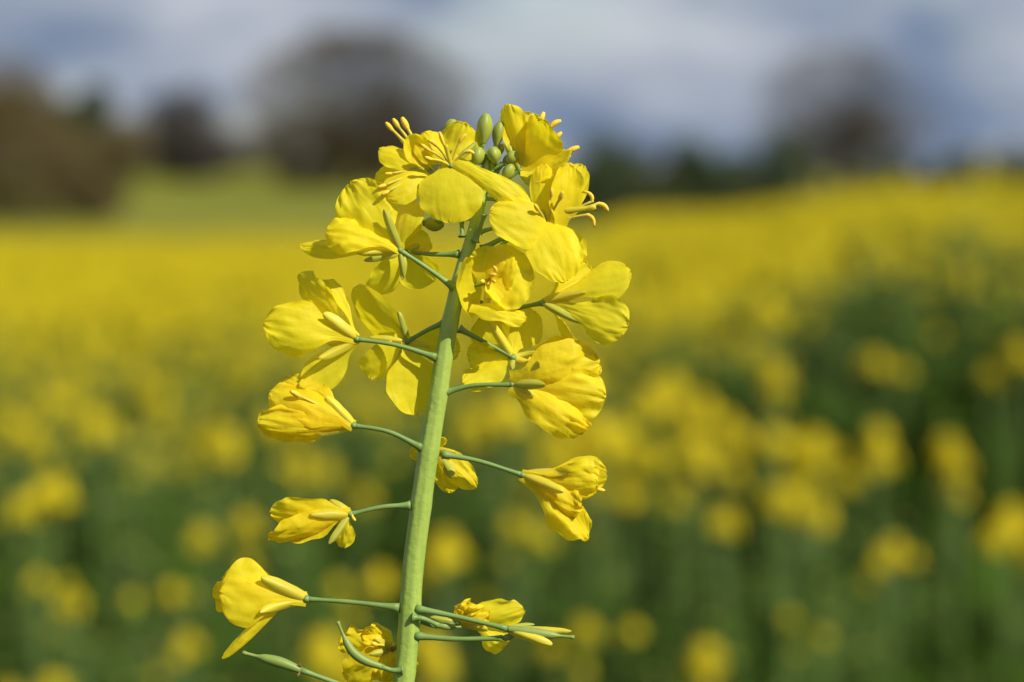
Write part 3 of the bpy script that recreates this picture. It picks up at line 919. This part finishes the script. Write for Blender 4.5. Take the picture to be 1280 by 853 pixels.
class Proto:
    """plant of unit layout: list of (kind, index, offset, rotz, tilt, scale), height 1 m"""
    def __init__(s, seed, green=False, sparse=False):
        rg = random.Random(seed)
        s.parts = []
        H = 1.0
        V, F = [], []
        scatter = 0
        if sparse:
            scatter = rg.choice((2, 3, 4))
        top = Vector((rg.uniform(-.02, .02), rg.uniform(-.02, .02), H - .06))
        main = curve_pts([Vector((0, 0, 0)), Vector((rg.uniform(-.02, .02), rg.uniform(-.02, .02), .5)), top], 5)
        tube(main, [.006, .0055, .005, .004, .003, .0018], 5, V=V, F=F)
        s.parts.append(('green' if green else 'head', rg.randrange(4), top, rg.uniform(0, 6), 0, .9 if sparse else 1.0))
        nb = 1 if sparse else rg.choice((2, 3, 3, 4))
        for k in range(nb):
            z0 = rg.uniform(.5, .72)
            a = k * 2.2 + rg.uniform(-.5, .5)
            rr = rg.uniform(.05, .13)
            p0 = top * (z0) ; p0.z = z0
            p1 = Vector((math.cos(a) * rr, math.sin(a) * rr, rg.uniform(.80, .93)))
            tube(curve_pts([p0, p0.lerp(p1, .45) + Vector((math.cos(a), math.sin(a), 0)) * .025, p1], 4), [.003, .0028, .0025, .002, .0015], 4, V=V, F=F)
            s.parts.append(('green' if (green or sparse or rg.random() < .25) else 'head', rg.randrange(4), p1, rg.uniform(0, 6), 0, rg.uniform(.65, .9)))
        for k in range(scatter):
            a = rg.uniform(0, 6.28); rr = abs(rg.gauss(.03, .018))
            p1 = top + Vector((math.cos(a) * rr, math.sin(a) * rr, rg.gauss(-.006, .013)))
            p0 = top * .86; p0.z = top.z - .14
            tube([p0, p0.lerp(p1, .5) + Vector((math.cos(a), math.sin(a), 0)) * .008, p1], [.002, .0018, .0014], 4, V=V, F=F)
            s.parts.append(('head', rg.randrange(4), p1, rg.uniform(0, 6), 0, rg.uniform(.5, .95)))
        for k in range(9):
            z = .18 + (.76 if green else .62) * k / 8 + rg.uniform(-.03, .03)
            s.parts.append(('leaf', rg.randrange(3), Vector((0, 0, z)), k * 2.4 + rg.uniform(-.4, .4), 0, (.30 - (.15 if green else .20) * k / 8) * rg.uniform(.85, 1.15)))
        s.geo = (V, F)
        s.stem = mesh_data('stem', V, F, [M['bg_stem']])

PROTO = [Proto(200 + i) for i in range(5)] + [Proto(300 + i, green=True) for i in range(3)] + [Proto(400 + i, sparse=True) for i in range(7)]
NP_COUNT = [0]
def place_plant(x, y, h, pr, label, group, headscale=1.0, rz=None, tilt=.05):
    r = bpy.data.objects.new('field_rape_plant', None)
    r.empty_display_size = .05
    r['label'] = label; r['category'] = 'plant'; r['group'] = group
    COL.objects.link(r)
    r.location = (x, y, gz(x, y) - 0.004)
    r.rotation_euler = (rng.uniform(-tilt, tilt), rng.uniform(-tilt, tilt), rng.uniform(0, 6.28) if rz is None else rz)
    def add(name, me, loc, rot, sc):
        o = bpy.data.objects.new(name, me)
        COL.objects.link(o); o.parent = r
        o.location = loc; o.rotation_euler = (0, 0, rot); o.scale = sc
    add('stem', pr.stem, (0, 0, 0), 0, (1, 1, h))
    for kind, idx, p, rz_, tl, sc in pr.parts:
        loc = (p.x, p.y, p.z * h)
        if kind == 'head':
            k = sc * headscale
            add('flower_head', RAC_ME[idx], loc, rz_, (k, k, k))
        elif kind == 'green':
            add('green_head', POD_ME[idx % 2], loc, rz_, (sc, sc, sc))
        else:
            add('leaf', LEAF_ME[idx], loc, rz_, (sc, sc, sc))
    NP_COUNT[0] += 1
    return r

def height_under(px, py, d):
    p = at_d(px, py, d)
    return p.x, p.y, p.z - gz(p.x, p.y)

# flower heads that can be told apart in the blur: photo place, distance, head scale, words
BLOBS = [
    (868, 822, 2.6, 1.0, 'yellow rape head low down right of the sharp stem, at the bottom edge'),
    (1115, 665, 2.9, .75, 'small lone yellow rape head against green foliage at lower right'),
    (752, 772, 2.7, .8, 'dim yellow rape head right of the withering flower near the bottom'),
    (972, 742, 2.7, .45, 'faint small yellow rape head in the green between the two lower right heads'),
    (955, 378, 3.6, 1.0, 'bright lone yellow rape head in front of the dark crop edge'),
    (1100, 442, 3.4, .95, 'round yellow rape head against the dark green at right'),
    (1258, 432, 3.5, .9, 'yellow rape head at the right edge beside the dark crop'),
    (985, 470, 3.6, 1.0, 'yellow rape head left of the round one in the dark green'),
    (885, 505, 3.5, 1.0, 'yellow rape head in the loose row right of the drooping bell flower'),
    (848, 566, 3.3, 1.15, 'large yellow rape head in the loose row, left of its middle'),
    (1030, 560, 3.3, 1.1, 'large yellow rape head in the middle of the loose row at right'),
    (1000, 620, 3.1, 1.1, 'yellow rape head hanging below the loose row at right'),
    (905, 632, 3.1, .85, 'yellow rape head below the left half of the loose row'),
    (1115, 535, 3.4, .9, 'dull yellow rape head in the right half of the loose row'),
    (1200, 572, 3.2, .95, 'ochre yellow rape head at the right end of the loose row'),
    (1270, 650, 2.9, 1.2, 'yellow rape head cut by the right edge of the photo'),
    (750, 540, 3.4, 1.3, 'broad bright yellow rape head just right of the bell flower'),
    (735, 470, 4.0, 1.2, 'yellow rape head showing behind the bell flower'),
    (40, 612, 2.9, 1.1, 'yellow rape head near the left edge above the green'),
    (200, 716, 2.7, .7, 'small round yellow rape head low in the green at left'),
    (48, 700, 2.7, .65, 'dim yellow rape head low at the left edge'),
    (105, 725, 2.7, .5, 'faint rape head between two dim ones at lower left'),
    (222, 772, 2.6, .55, 'faint yellow rape head under the small round one at left'),
    (50, 846, 2.5, .8, 'yellow rape head at the bottom left corner'),
    (325, 640, 2.9, .75, 'dim yellow rape head left of the folded flower'),
    (272, 540, 3.4, 1.1, 'bright yellow rape head below left of the closing flower'),
    (395, 570, 3.2, 1.0, 'yellow rape head under the closing flower at left'),
    (385, 800, 2.5, 1.15, 'soft yellow rape head behind the straight pod'),
    (560, 815, 2.5, 1.0, 'soft yellow rape head behind the stem foot at lower right'),
    (540, 665, 2.8, .9, 'yellow rape head right behind the sharp stem, halfway down'),
    (475, 710, 2.7, .8, 'soft yellow rape head just left of the sharp stem'),
    (630, 640, 2.9, .6, 'faint yellow rape head between stem and pale-sepalled flower'),
    (600, 520, 3.6, 1.4, 'broad yellow rape head behind the stem under the bell flower'),
    (130, 520, 3.8, 1.1, 'yellow rape head in the looser crop at left'),
    (20, 520, 3.8, 1.0, 'yellow rape head by the left edge in the looser crop'),
]
for i, (px, py, d, hs, lab) in enumerate(BLOBS):
    x, y, h = height_under(px, py + 4, d)
    h = (h - .03) / .94
    pr = PROTO[8 + i % 7]
    place_plant(x, y, h, pr, 'blurred ' + lab, 'blurred rape plants in the field behind', hs * (.85 if py > 640 else 1.0), tilt=.004)

rb2 = random.Random(31)
for i in range(12):
    px, py, d = rb2.uniform(680, 1090), rb2.gauss(555, 42), rb2.uniform(3.1, 4.3)
    x, y, h = height_under(px, py, d)
    place_plant(x, y, (h - .03) / .94, PROTO[8 + i % 7], 'one of the blurred rape plants crowding the loose yellow row right of the bell flower', 'loose yellow row at right', rb2.uniform(.8, 1.25), tilt=.02)

def side_words(x, y):
    px = 640 + x / (y + FOCUS) / TPX
    if px < 420: s = 'left of the sharp stem'
    elif px < 760: s = 'behind the sharp stem'
    else: s = 'right of the sharp stem'
    return s

# the rest, row by row outwards
cand = []
yy = 1.85
while yy < 42:
    d = yy + FOCUS
    half = 0.235 * d + 0.30
    dens = 46.0 if yy < 9 else 30.0
    step = 0.14 if yy < 9 else (0.22 if yy < 20 else 0.4)
    n = int(dens * step * 2 * half)
    for k in range(n):
        x_, y_ = rng.uniform(-half, half), yy + rng.uniform(0, step)
        gap = noise.noise(Vector((x_ * 2.6, y_ * 1.5, 3.0)))
        if yy < 7 and gap < 0.0 and rng.random() < 0.9:
            continue
        cand.append((x_, y_))
    yy += step

def plan(x, y):
    """height, flowering chance, head scale at a spot of the field"""
    px = 640 + x / (y + FOCUS) / TPX
    bank = sstep(0.25, 2.4, x - 0.02 * y)
    near = 1 - sstep(2.6, 4.6, y)
    h = 1.03 + rng.gauss(0, .06) - 0.13 * near + 0.10 * noise.noise(Vector((x * 1.7, y * 1.1, 9.0)))
    fl = 0.02 + 0.95 * sstep(3.6, 7.0, y)
    s = sstep(0.02, 0.05, x / (y + FOCUS))
    front = 5.5 - 0.25 * math.sin(x * 5)
    if s > 0:
        # low green strip before the bank on the right, then the tall dense stand
        if y < front:
            fl *= 1 - 0.98 * s
            h -= (0.06 + 0.26 * sstep(3.2, 4.6, y)) * s
        elif y < front + 0.8:
            # leafy outer rows of the stand, mostly without flowers
            fl = fl * (1 - s) + 0.04 * s
            h = h * (1 - s) + (1.16 + 0.16 * sstep(.05, .12, x / (y + FOCUS)) - gz(x, y) + rng.gauss(0, .04)) * s
        else:
            h = h * (1 - s) + (max(0.85, 1.03 + 0.31 * sstep(.075, .16, x / (y + FOCUS)) - gz(x, y)) + rng.gauss(0, .05) + (rng.uniform(.05, .2) if rng.random() < .12 else 0) * sstep(.08, .12, x / (y + FOCUS))) * s
            fl = fl * (1 - s) + (0.60 + 0.8 * noise.noise(Vector((x * 2.2, y * 1.2, 5.0)))) * s
    return h, fl

indiv, rest = [], []
for (x, y) in cand:
    h, fl = plan(x, y)
    z = gz(x, y)
    d = y + FOCUS
    py = 426.5 - (math.tan(math.atan2(z + h - CAM_Z, d) + PITCH)) / TPX
    px = 640 + x / d / TPX
    item = (x, y, h, rng.random() < fl)
    if -40 < px < 1320 and py < 940 and y < 7.4:
        indiv.append(item)
    else:
        rest.append(item)
indiv.sort(key=lambda t: t[1])
N_IND = 255
# keep nearest as single things
rest += indiv[N_IND:]
indiv = indiv[:N_IND]
for (x, y, h, f) in indiv:
    sw = side_words(x, y)
    if f:
        pr = PROTO[rng.randrange(5)]
        place_plant(x, y, h, pr, 'one of the blurred flowering rape plants in the near crop ' + sw, 'near flowering crop ' + sw, rng.uniform(.8, 1.15))
    else:
        pr = PROTO[5 + rng.randrange(3)]
        place_plant(x, y, h, pr, 'one of the blurred green rape plants without open flowers ' + sw, 'near green crop ' + sw)

# ---- the rest of the crop as one mass
def to_arrays(geo):
    V, F, FM = geo
    v = np.array([tuple(p) for p in V], dtype=np.float32)
    tri, tm = [], []
    for f, m in zip(F, FM):
        for k in range(1, len(f) - 1):
            tri.append((f[0], f[k], f[k + 1])); tm.append(m)
    return v, np.array(tri, dtype=np.int32), np.array(tm, dtype=np.int32)

def lod_head(rg, n):
    V, F, FM = [], [], []
    for k in range(n):
        a = k * 2.4
        d = Vector((math.cos(a), math.sin(a), rg.uniform(.1, 1.2)))
        c = Vector((math.cos(a) * .012, math.sin(a) * .012, .015 + .05 * k / n))
        s = d.normalized().cross(Vector((0, .2, 1))).normalized()
        t = d.normalized().cross(s)
        o = len(V); r = .0145
        V += [c - s * r + d * .003, c - t * r, c + s * r + d * .003, c + t * r]
        F.append((o, o + 1, o + 2, o + 3)); FM.append(0)
    return V, F, FM

ST = [M['bg_petal'], M['bg_stem'], M['bud'], M['bg_leaf']]
def plant_arrays(pr, lod):
    """whole plant as arrays for height 1"""
    vs, ts, ms, off = [], [], [], 0
    def push(geo, loc, rz, sc, remap=None):
        nonlocal off
        v, t, m = to_arrays(geo)
        c, s = math.cos(rz), math.sin(rz)
        vv = v.copy() * sc
        x = vv[:, 0] * c - vv[:, 1] * s; y = vv[:, 0] * s + vv[:, 1] * c
        vv[:, 0] = x + loc[0]; vv[:, 1] = y + loc[1]; vv[:, 2] += loc[2]
        if remap is not None: m = np.full_like(m, remap)
        vs.append(vv); ts.append(t + off); ms.append(m); off += len(v)
    rg = random.Random(5)
    if lod == 0:
        push((pr.geo[0], pr.geo[1], [1] * len(pr.geo[1])), (0, 0, 0), 0, 1)
    nl = 0
    for kind, idx, p, rz, tl, sc in pr.parts:
        if kind == 'head':
            if lod == 0:
                V, F, FM = raceme(random.Random(idx), 11, .06, False)
                V2, F2, FM2 = V, F, FM
                push((V2, F2, FM2), p, rz, sc)
            else:
                push(lod_head(rg, 9 if lod == 1 else 5), p, rz, sc * (1.15 if lod == 1 else 1.6))
        elif kind == 'green':
            if lod == 0: push(POD_GEO[idx % 2], p, rz, sc)
        else:
            nl += 1
            if lod == 0:
                push(LEAF_GEO[idx], p, rz, sc, 3)
            elif p.z > .35 and (lod == 1 or nl % 2):
                V, F, FM = [], [], []
                leaf_quads(V, F, FM, 3, Vector((0, 0, 0)), Vector((1, 0, .5)), 1.0, .2, .5, 2)
                push((V, F, FM), p, rz, sc)
    return np.concatenate(vs), np.concatenate(ts), np.concatenate(ms)

def mass(name, items, lod, label):
    cache = {}
    VV, TT, MMs, off = [], [], [], 0
    for (x, y, h, f) in items:
        k = rng.randrange(5) if f else 5 + rng.randrange(3)
        if k not in cache:
            cache[k] = plant_arrays(PROTO[k], lod)
        v, t, m = cache[k]
        a = rng.uniform(0, 6.28)
        c, s = math.cos(a), math.sin(a)
        q = np.empty_like(v)
        q[:, 0] = v[:, 0] * c - v[:, 1] * s + x
        q[:, 1] = v[:, 0] * s + v[:, 1] * c + y
        q[:, 2] = v[:, 2] * h + gz(x, y)
        VV.append(q); TT.append(t + off); MMs.append(m); off += len(v)
    V = np.concatenate(VV); T = np.concatenate(TT); MI = np.concatenate(MMs)
    me = bpy.data.meshes.new(name)
    me.vertices.add(len(V)); me.vertices.foreach_set('co', V.ravel())
    me.loops.add(len(T) * 3); me.loops.foreach_set('vertex_index', T.ravel())
    me.polygons.add(len(T)); me.polygons.foreach_set('loop_start', np.arange(0, len(T) * 3, 3, dtype=np.int32))
    me.polygons.foreach_set('loop_total', np.full(len(T), 3, dtype=np.int32))
    for m in ST: me.materials.append(m)
    me.polygons.foreach_set('material_index', MI)
    me.update(calc_edges=True); me.validate()
    o = bpy.data.objects.new(name, me)
    o['kind'] = 'stuff'; o['label'] = label; o['category'] = 'crop'
    COL.objects.link(o)
    print(name, len(items), 'plants', len(T), 'tris')

mass('rape_crop', [t for t in rest if t[1] < 9], 0, 'dense yellow rape crop behind the nearest plants')
mass('rape_crop', [t for t in rest if 9 <= t[1] < 20], 1, 'yellow rape crop in the middle of the field')
mass('rape_crop', [t for t in rest if t[1] >= 20], 2, 'far yellow band of rape crop below the trees')

# ------------------------------------------------------------------ trees and hedges far behind
def bare_tree(name, label, px, d, height, width, seed, mats=('bark', 'bark'), lean=0.0, base_h=.34, dense=1.0, low=False, rmin=.02, fill=0, fillp=1.0):
    rg = random.Random(seed)
    p = at_d(px, 230, d)
    base = Vector((p.x, p.y, gz(p.x, p.y)))
    root = thing(name, label, 'tree', base)
    TV, TF, CV, CF = [], [], [], []
    def grow(p0, dr, ln, r, lev):
        p1 = p0 + dr * ln + Vector((rg.uniform(-.06, .06), rg.uniform(-.06, .06), 0)) * ln
        if lev <= 2:
            tube([p0, p0.lerp(p1, .5) + Vector((rg.uniform(-.03, .03), 0, 0)) * ln, p1], [r, r * .85, r * .7], 6 if lev == 0 else 4, V=TV, F=TF)
        else:
            s = dr.cross(Vector((.3, .9, .2))).normalized() * r
            t = dr.cross(s).normalized() * r
            o = len(CV)
            CV.extend([p0 + s, p0 - s * .5 + t * .87, p0 - s * .5 - t * .87, p1])
            CF.extend([(o, o + 1, o + 3), (o + 1, o + 2, o + 3), (o + 2, o, o + 3)])
        if lev >= 6:
            return
        nb = (7 if lev == 0 else 4 if lev < 5 else 5)
        for k in range(nb):
            a = rg.uniform(0, 6.28)
            sp = rg.uniform(.35, 1.1)
            side = Vector((math.cos(a) * spread, math.sin(a) * spread, 0))
            nd = (dr * .8 + side * sp + Vector((0, 0, rg.uniform(-.45, .30) if lev else rg.uniform(-.1, .3)))).normalized()
            q = p0.lerp(p1, rg.uniform(.25 if lev else .35, 1.0))
            if lev >= 4 and rg.random() > dense:
                continue
            grow(q, nd, ln * rg.uniform(.58, .80), max(rmin, r * .55), lev + 1)
        if lev in (0, 1, 2):
            for k in range(5 if lev else 7):
                a = rg.uniform(0, 6.28)
                nd = (dr * .3 + Vector((math.cos(a), math.sin(a), rg.uniform(-.2, .4)))).normalized()
                grow(p0.lerp(p1, rg.uniform(.2 if lev else .45, 1)), nd, height * rg.uniform(.10, .17), max(rmin, r * .3), 4)
    spread = width / height * 1.0
    if low:
        for k in range(5):
            grow(base + Vector((rg.uniform(-.32, .32) * width, rg.uniform(-.15, .15) * width, 0)), Vector((rg.uniform(-.5, .5), rg.uniform(-.3, .3), 1)).normalized(), height * .25, height * .014, 1)
    else:
        grow(base, Vector((lean, 0, 1)).normalized(), height * base_h, height * .030, 0)
    for k in range(fill):
        zz = rg.uniform(.12, 1) ** fillp
        env = math.sqrt(max(.05, 1 - ((zz - .5) / .52) ** 2))
        a = rg.uniform(0, 6.28); q = rg.random() ** .6 * env * .5 * (1 + .25 * noise.noise(Vector((math.cos(a) * 1.5, math.sin(a) * 1.5, zz * 3 + seed))))
        c = base + Vector((math.cos(a) * q * width, math.sin(a) * q * width, zz * height))
        dr = Vector((math.cos(a) * rg.uniform(.1, 1), math.sin(a) * rg.uniform(.1, 1), rg.uniform(.1, 1))).normalized()
        s_ = dr.orthogonal().normalized() * rmin * 1.1
        t_ = dr.cross(s_)
        o = len(CV); l_ = height * rg.uniform(.07, .14)
        CV.extend([c + s_, c - s_ * .5 + t_ * .87, c - s_ * .5 - t_ * .87, c + dr * l_])
        CF.extend([(o, o + 1, o + 3), (o + 1, o + 2, o + 3), (o + 2, o, o + 3)])
    # fit the crown to the wanted size
    zs = [v.z for v in CV]; xs = [v.x for v in CV]
    kz = height / (sorted(zs)[int(len(zs) * .99)] - base.z)
    xm = sorted(xs); kx = width / (xm[int(len(xm) * .985)] - xm[int(len(xm) * .015)])
    def fit(vs):
        return [Vector(((v.x - base.x) * kx + base.x, (v.y - base.y) * kx + base.y, (v.z - base.z) * kz + base.z)) for v in vs]
    part('trunk', fit(TV), TF, M[mats[0]], root, base)
    part('crown', fit(CV), CF, M[mats[1]], root, base, smooth=False)
    return root

def leafy_tree(name, label, px, d, height, width, seed, mat='evergreen', cat='tree', n=2600, flat=False, trunk_mat='bark', depth=None, sz=None):
    rg = random.Random(seed)
    p = at_d(px, 230, d)
    base = Vector((p.x, p.y, gz(p.x, p.y)))
    root = thing(name, label, cat, base)
    nseg = 5
    for k in range(nseg if flat else 1):
        V, F = [], []
        o = Vector(((k - (nseg - 1) / 2) * width / nseg, 0, 0)) if flat else Vector((0, 0, 0))
        tube([base + o, base + o + Vector((.1, 0, height * .35)), base + o + Vector((0, .1, height * .8))], [height * .03, height * .024, height * .01], 6, V=V, F=F)
        for j in range(5):
            a = j * 1.3
            q = base + o + Vector((0, 0, height * (.25 + .1 * j)))
            tube([q, q + Vector((math.cos(a), math.sin(a), .8)) * min(width / (nseg if flat else 1), height) * .22], [height * .012, height * .005], 4, V=V, F=F)
        part('trunk', V, F, M[trunk_mat], root, base + o)
    C, G = [], []
    dep = depth or (width * .35 if flat else width * .5)
    lobes = []
    for k in range(14 if not flat else 20):
        if flat:
            lobes.append((rg.uniform(-.5, .5) * width, rg.uniform(-.3, .3) * dep, height * rg.uniform(.12, .74), height * rg.uniform(.2, .34)))
        else:
            a = rg.uniform(0, 6.28); rr = rg.uniform(0, .32) * width
            lobes.append((math.cos(a) * rr, math.sin(a) * rr, height * rg.uniform(.12, .82), width * rg.uniform(.16, .27)))
    s = sz or height * .035
    for i in range(n):
        lx, ly, lz, lr = lobes[rg.randrange(len(lobes))]
        v = Vector((rg.gauss(0, 1), rg.gauss(0, 1), rg.gauss(0, .85)))
        v = v.normalized() * (lr * rg.random() ** .4)
        c = base + Vector((lx, ly, lz)) + v
        if c.z < base.z + .05: continue
        e = Vector((rg.gauss(0, 1), rg.gauss(0, 1), rg.gauss(0, 1))).normalized()
        f = e.orthogonal().normalized()
        o = len(C)
        C += [c - e * s, c - f * s * .6, c + e * s, c + f * s * .6]
        G.append((o, o + 1, o + 2, o + 3))
    part('crown', C, G, M[mat], root, base, smooth=False)
    return root

def H(d, px_h): return px_h * TPX * d

bare_tree('bare_tree', 'blurred bare tree standing alone against the sky at right', 1050, 190, H(190, 176), H(190, 185), 3, ('twig_dark', 'bark'), dense=.5, rmin=.024, fill=2700, fillp=.9)
bare_tree('bare_tree', 'large blurred bare brown tree left of the flower top', 448, 200, H(200, 192), H(200, 235), 5, ('bark', 'bark'), dense=.5, rmin=.030, fill=6200, fillp=1.1)
leafy_tree('evergreen_tree', 'dark rounded blurred tree between the brown thicket and the bare tree', 232, 230, H(230, 118), H(230, 135), 8, 'twig_dark', n=3600)
leafy_tree('evergreen_tree', 'dim greenish blurred tree rising behind the brown thicket at left', 105, 250, H(250, 128), H(250, 120), 9, 'hedge_green', n=2600)
leafy_tree('hedge', 'low dark hedge joining the two trees at the far edge of the green field', 320, 260, H(260, 72), H(260, 230), 10, 'twig_dark', 'hedge', 3600, True)
leafy_tree('brown_thicket', 'big brown bare thicket at the left edge of the field', 5, 112, H(112, 178), H(112, 280), 21, 'twig_brown', 'thicket', 7000, depth=5, sz=.16)
leafy_tree('brown_thicket', 'lower brown bare thicket sloping down towards the green field', 118, 114, H(114, 134), H(114, 180), 23, 'twig_brown', 'thicket', 4200, depth=4, sz=.16)
leafy_tree('hedge', 'dark green hedge behind the field right of the flower top', 830, 118, H(118, 108), H(118, 300), 30, 'hedge_green', 'hedge', 9000, True, sz=.16)
leafy_tree('evergreen_tree', 'dark evergreen bush at the left end of the dark hedge', 765, 122, H(122, 105), H(122, 130), 31, 'evergreen', n=3600)
leafy_tree('hedge', 'far brown hedge line along the horizon at right', 1080, 220, H(220, 64), H(220, 560), 32, 'twig_dark', 'hedge', 6200, True)
leafy_tree('hedge', 'far dark hedge line under the large bare tree', 470, 210, H(210, 92), H(210, 250), 33, 'bark', 'hedge', 5600, True)
leafy_tree('hedge', 'dark hedge behind the lower end of the brown thicket at left', 170, 255, H(255, 84), H(255, 130), 34, 'twig_dark', 'hedge', 2600, True)
leafy_tree('hedge', 'dark green hedge stretching under the bare tree at right', 1090, 130, H(130, 92), H(130, 420), 35, 'hedge_green', 'hedge', 9000, True, sz=.16)
